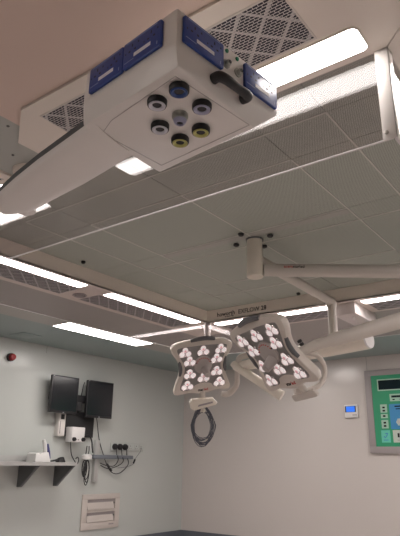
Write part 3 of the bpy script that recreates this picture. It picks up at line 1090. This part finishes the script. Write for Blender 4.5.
# sockets strip with three plugs
ss = thing('socket_strip', 'cream multiway socket strip on the wall above the grey rail', 'socket', W(0, 5.33, .13))
mb = MB()
T = wframe(W(g0, 0, 0), (0, 1, 0), (0, 0, 1), (1, 0, 0))
wbox(mb, g0, .022, 5.03, 5.60, .092, .182, M['wall'], .004)
mb.build('trunking', ss)
for y in (5.36, 5.47, 5.555):
    mb = MB()
    wbox(mb, .0223, .026, y - .035, y + .035, .105, .170, M['wall'], .002)
    q = mb.build('socket_face', ss)
    mb = MB()
    wbox(mb, .0263, .0275, y - .003, y + .003, .145, .157, M['black'])
    wbox(mb, .0263, .0275, y - .016, y - .008, .122, .127, M['black'])
    wbox(mb, .0263, .0275, y + .008, y + .016, .122, .127, M['black'])
    mb.build('pin_holes', q)
cab = {
    5.085: [(.060, 5.085, .115), (.07, 5.083, .05), (.11, 5.075, -.01), (.10, 5.02, -.08), (.06, 4.93, -.075), (.03, 4.86, -.05)],
    5.172: [(.060, 5.172, .115), (.07, 5.176, .04), (.11, 5.16, -.03), (.08, 5.09, -.085), (.05, 4.97, -.11), (.03, 4.87, -.075)],
    5.262: [(.060, 5.262, .115), (.07, 5.262, .03), (.11, 5.25, -.06), (.06, 5.18, -.155), (.04, 5.08, -.165), (.03, 4.99, -.095), (.03, 4.90, .05), (.03, 4.82, .21), (.05, 4.75, .40), (.08, 4.70, .47)],
}
for i, (y, path) in enumerate(cab.items()):
    lab = ('black plug in the socket strip, nearest the monitors, its cable looping left',
           'black plug in the socket strip, middle of three',
           'black plug in the socket strip, right of three, its cable rising to the monitors')[i]
    pg = thing('power_plug', lab, 'plug', W(.023, y, .13), 'black plugs in the socket strip')
    T = wframe(W(.0225, y, .137), (0, 1, 0), (0, 0, 1), (1, 0, 0))
    MB().lathe([(0, 0), (.037, 0), (.036, .022), (.024, .040), (0, .042)], M['black'], 18, T).build('body', pg)
    mb = MB()
    mb.tube([W(*p) for p in path], .0055, M['rubber'], 7, smooth=6)
    if i == 2:
        mb.tube([W(.045, 5.04, -.135), W(.04, 5.0, -.10), W(.035, 4.97, -.06)], .014, M['rubber'], 8)
    mb.build('cable', pg)
# thin pale lead at the end of the strip
ld = MB()
ld.tube([W(.028, 5.555, .14), W(.05, 5.52, .09), W(.05, 5.43, -.0), W(.05, 5.40, -.06), W(.03, 5.28, -.095), W(.03, 5.15, -.105)], .003, M['cablegrey'], 6, smooth=6)
ld.tube([W(.05, 5.43, -.005), W(.05, 5.405, -.05)], .012, M['black'], 8)
o = ld.build('thin_lead')
tag(o, 'thin grey lead with a small black connector at the right end of the socket strip', 'cable')
# lead from control box
o = MB().tube([W(.10, 4.33, .171), W(.10, 4.34, .10), W(.10, 4.36, .03), W(.11, 4.40, -.03), W(.12, 4.43, -.06), W(.12, 4.45, -.02), W(.11, 4.44, .01), W(.10, 4.42, -.01)], .006, M['rubber'], 7, smooth=6).build('control_lead')
tag(o, 'black lead hanging from the white control box and curling at the shelf end', 'cable')
o = MB().tube([W(.13, 4.485, .25), W(.14, 4.56, .24), W(.12, 4.62, .19), W(.10, 4.655, .12), W(.10, 4.67, .06)], .009, M['rubber'], 8, smooth=6).build('thick_lead')
tag(o, 'thick black lead arching from the black panel down to the rail', 'cable')

# low wall vent
vt = thing('wall_vent', 'cream pressure relief vent with two flaps low on the wall', 'vent', W(0, 4.94, -.76))
y0, y1, z0, z1 = 4.648, 5.236, -.757, -.387
mb = MB()
f = .075
wbox(mb, g0, .018, y0, y1, z0, z0 + f, M['vent'], .002)
wbox(mb, g0, .018, y0, y1, z1 - f * .75, z1, M['vent'], .002)
wbox(mb, g0, .018, y0, y0 + f, z0 + f, z1 - f * .75, M['vent'], .001)
wbox(mb, g0, .018, y1 - f, y1, z0 + f, z1 - f * .75, M['vent'], .001)
zm = (z0 + z1) / 2 + .005
wbox(mb, g0, .016, y0 + f, y1 - f, zm - .014, zm + .014, M['vent'], .001)
mb.build('frame', vt)
wbox(MB(), g0, .0025, y0 + f, y1 - f, z0 + f, z1 - f * .75, M['panelgrey']).build('duct_mouth', vt)
for za, zb_ in ((z0 + f + .004, zm - .016), (zm + .016, z1 - f * .75 - .004)):
    mb = MB()
    mb.hull([W(.003, y0 + f + .004, zb_ - .03), W(.005, y0 + f + .004, zb_ - .03), W(.022, y0 + f + .004, za), W(.026, y0 + f + .004, za),
             W(.003, y1 - f - .02, zb_ - .03), W(.005, y1 - f - .02, zb_ - .03), W(.022, y1 - f - .02, za), W(.026, y1 - f - .02, za)], M['vent'])
    mb.build('flap', vt)
    wbox(MB(), .004, .014, y1 - f - .016, y1 - f - .006, (za + zb_) / 2, (za + zb_) / 2 + .02, M['gap']).build('flap_catch', vt)
wbox(MB(), .0183, .019, y1 - f - .09, y1 - f - .01, z0 + .035, z0 + .05, M['panelgrey']).build('maker_label', vt)

# ------------------------------------------------------------------ back wall (right in the photo)
def BW(x, d, z):              # d = distance out from the back wall
    return P(x * K, WY - d * K, z * K)


def bbox(mb, x0, x1, d0, d1, z0, z1, mat, bevel=0.):
    return mb.box(P(x0 * K, WY - d1 * K, z0 * K), P(x1 * K, WY - d0 * K, z1 * K), mat, bevel)


tm = thing('thermostat', 'small white thermostat with a blue display on the wall', 'thermostat', BW(-2.615, 0, .487))
bbox(MB(), -2.695, -2.537, g0, .030, .492, .637, M['white2'], .005).build('casing', tm)
bbox(MB(), -2.685, -2.555, .0303, .0315, .552, .622, M['black']).build('display_window', tm)
bbox(MB(), -2.672, -2.568, .0318, .0325, .556, .618, M['thermo']).build('lit_display', tm, label='lit blue display')
bbox(MB(), -2.60, -2.545, .0303, .031, .515, .525, M['panelgrey']).build('maker_label', tm)

cp = thing('theatre_control_panel', 'green surgeon control panel in a grey frame on the right wall', 'control panel', BW(-1.9, 0, .10))
X0, X1, Z0, Z1 = -2.425, -1.30, .10, 1.012
mb = MB()
fw_ = .072
bbox(mb, X0, X1, g0, .028, Z1 - .062, Z1, M['panelgrey'], .002)
bbox(mb, X0, X1, g0, .028, Z0, Z0 + fw_, M['panelgrey'], .002)
bbox(mb, X0, X0 + fw_, g0, .028, Z0 + fw_, Z1 - .062, M['panelgrey'], .002)
bbox(mb, X1 - fw_, X1, g0, .028, Z0 + fw_, Z1 - .062, M['panelgrey'], .002)
mb.build('frame', cp)
bbox(MB(), X0 + fw_, X1 - fw_, g0, .018, Z0 + fw_, Z1 - .062, M['panelgreen']).build('green_face', cp)
d0 = .0183
def pl(name, x0, x1, z0, z1, mat, d=.0015, base=d0, parent=None, label=None):
    return bbox(MB(), x0, x1, base, base + d, z0, z1, M[mat]).build(name, parent or cp, label=label)
ds = pl('clock_display', -2.285, -1.93, .775, .905, 'palegreen')
pl('display_glass', -2.272, -1.945, .788, .892, 'display', .001, d0 + .0018, ds)
p1 = pl('pressure_meter', -2.155, -1.985, .655, .735, 'palegreen')
pl('meter_window', -2.135, -2.005, .695, .718, 'display', .001, d0 + .0018, p1)
for x in (-2.125, -2.045):
    pl('meter_button', x, x + .025, .668, .680, 'txt', .001, d0 + .0018, p1)
for z0_, z1_, bt in ((.535, .625, (.59, .555)), (.475, .52, (.497,)), (.365, .455, (.425, .39))):
    q = pl('switch_group', -2.272, -2.195, z0_, z1_, 'palegreen')
    for b in bt:
        pl('switch', -2.247, -2.220, b - .008, b + .010, 'txt', .003, d0 + .0018, q)
bp_ = pl('blue_section', -2.17, -1.52, .355, .625, 'pblue')
pl('section_title', -2.11, -1.98, .592, .606, 'txt', .0008, d0 + .0018, bp_)
pl('section_title', -2.10, -2.03, .566, .576, 'txt', .0008, d0 + .0018, bp_)
pl('section_display', -2.045, -1.90, .515, .57, 'ppale', .001, d0 + .0018, bp_)
pl('section_window', -2.045, -1.90, .572, .59, 'txt', .001, d0 + .0018, bp_)
T = wframe(BW(-2.065, d0 + .0018, .43), (1, 0, 0), (0, 0, 1), (0, -1, 0))
MB().lathe([(0, 0), (.042, 0), (.042, .004), (.036, .006), (0, .006)], M['ppale'], 6, T).build('hexagon_knob', bp_)
MB().lathe([(0, .0062), (.018, .0062), (.016, .014), (0, .015)], M['vent'], 16, T).build('push_button', bp_)
aq = pl('aqua_button', -2.285, -2.185, .215, .345, 'aqua')
mb = MB()
Tq = wframe(BW(-2.235, d0 + .0018, .285), (1, 0, 0), (0, 0, 1), (0, -1, 0))
for (ax, az), (bx_, bz) in (((-.022, -.004), (-.008, -.020)), ((-.008, -.020), (.022, .018))):
    mb.tube([(ax, az, .0015), (bx_, bz, .0015)], .0045, M['pblue'], 6, Tq)
mb.box((-.026, -.048, .0002), (.026, -.040, .001), M['pblue'], 0, Tq)
mb.box((-.004, .02, .0002), (.026, .030, .001), M['pblue'], 0, Tq)
mb.build('tick_symbol', aq)
pp = pl('pale_button', -2.155, -1.90, .215, .345, 'ppale')
for x in (-2.105, -2.072):
    pl('pause_bar', x, x + .022, .268, .312, 'txt', .001, d0 + .0018, pp)
pl('button_caption', -2.11, -1.98, .236, .243, 'panelgrey', .001, d0 + .0018, pp)

# ------------------------------------------------------------------ world, camera
wd = bpy.data.worlds.new('room_dark')
S.world = wd
wd.use_nodes = True
bg = wd.node_tree.nodes.get('Background') or wd.node_tree.nodes.new('ShaderNodeBackground')
bg.inputs[0].default_value = (.05, .05, .05, 1)
bg.inputs[1].default_value = .2

yw, pt, rl_ = 0.646505, 0.329163, 0.016432
Fw = Vector((-math.sin(yw) * math.cos(pt), math.cos(yw) * math.cos(pt), math.sin(pt)))
R0 = Vector((math.cos(yw), math.sin(yw), 0))
U0 = R0.cross(Fw)
R1 = R0 * math.cos(rl_) + U0 * math.sin(rl_)
U1 = -R0 * math.sin(rl_) + U0 * math.cos(rl_)
cam = bpy.data.cameras.new('camera')
co = bpy.data.objects.new('camera', cam)
COL.objects.link(co)
mw = Matrix((R1, U1, -Fw)).transposed().to_4x4()
mw.translation = (0, 0, H)
co.matrix_world = mw
cam.sensor_fit = 'VERTICAL'
cam.sensor_height = 36.
cam.lens = 562.2595 / 536 * 36.
cam.clip_start = .05
S.camera = co
S.view_settings.view_transform = 'Standard'
S.view_settings.look = 'None'
S.view_settings.gamma = 1.
S.view_settings.exposure = .86
S.view_settings.use_curve_mapping = False
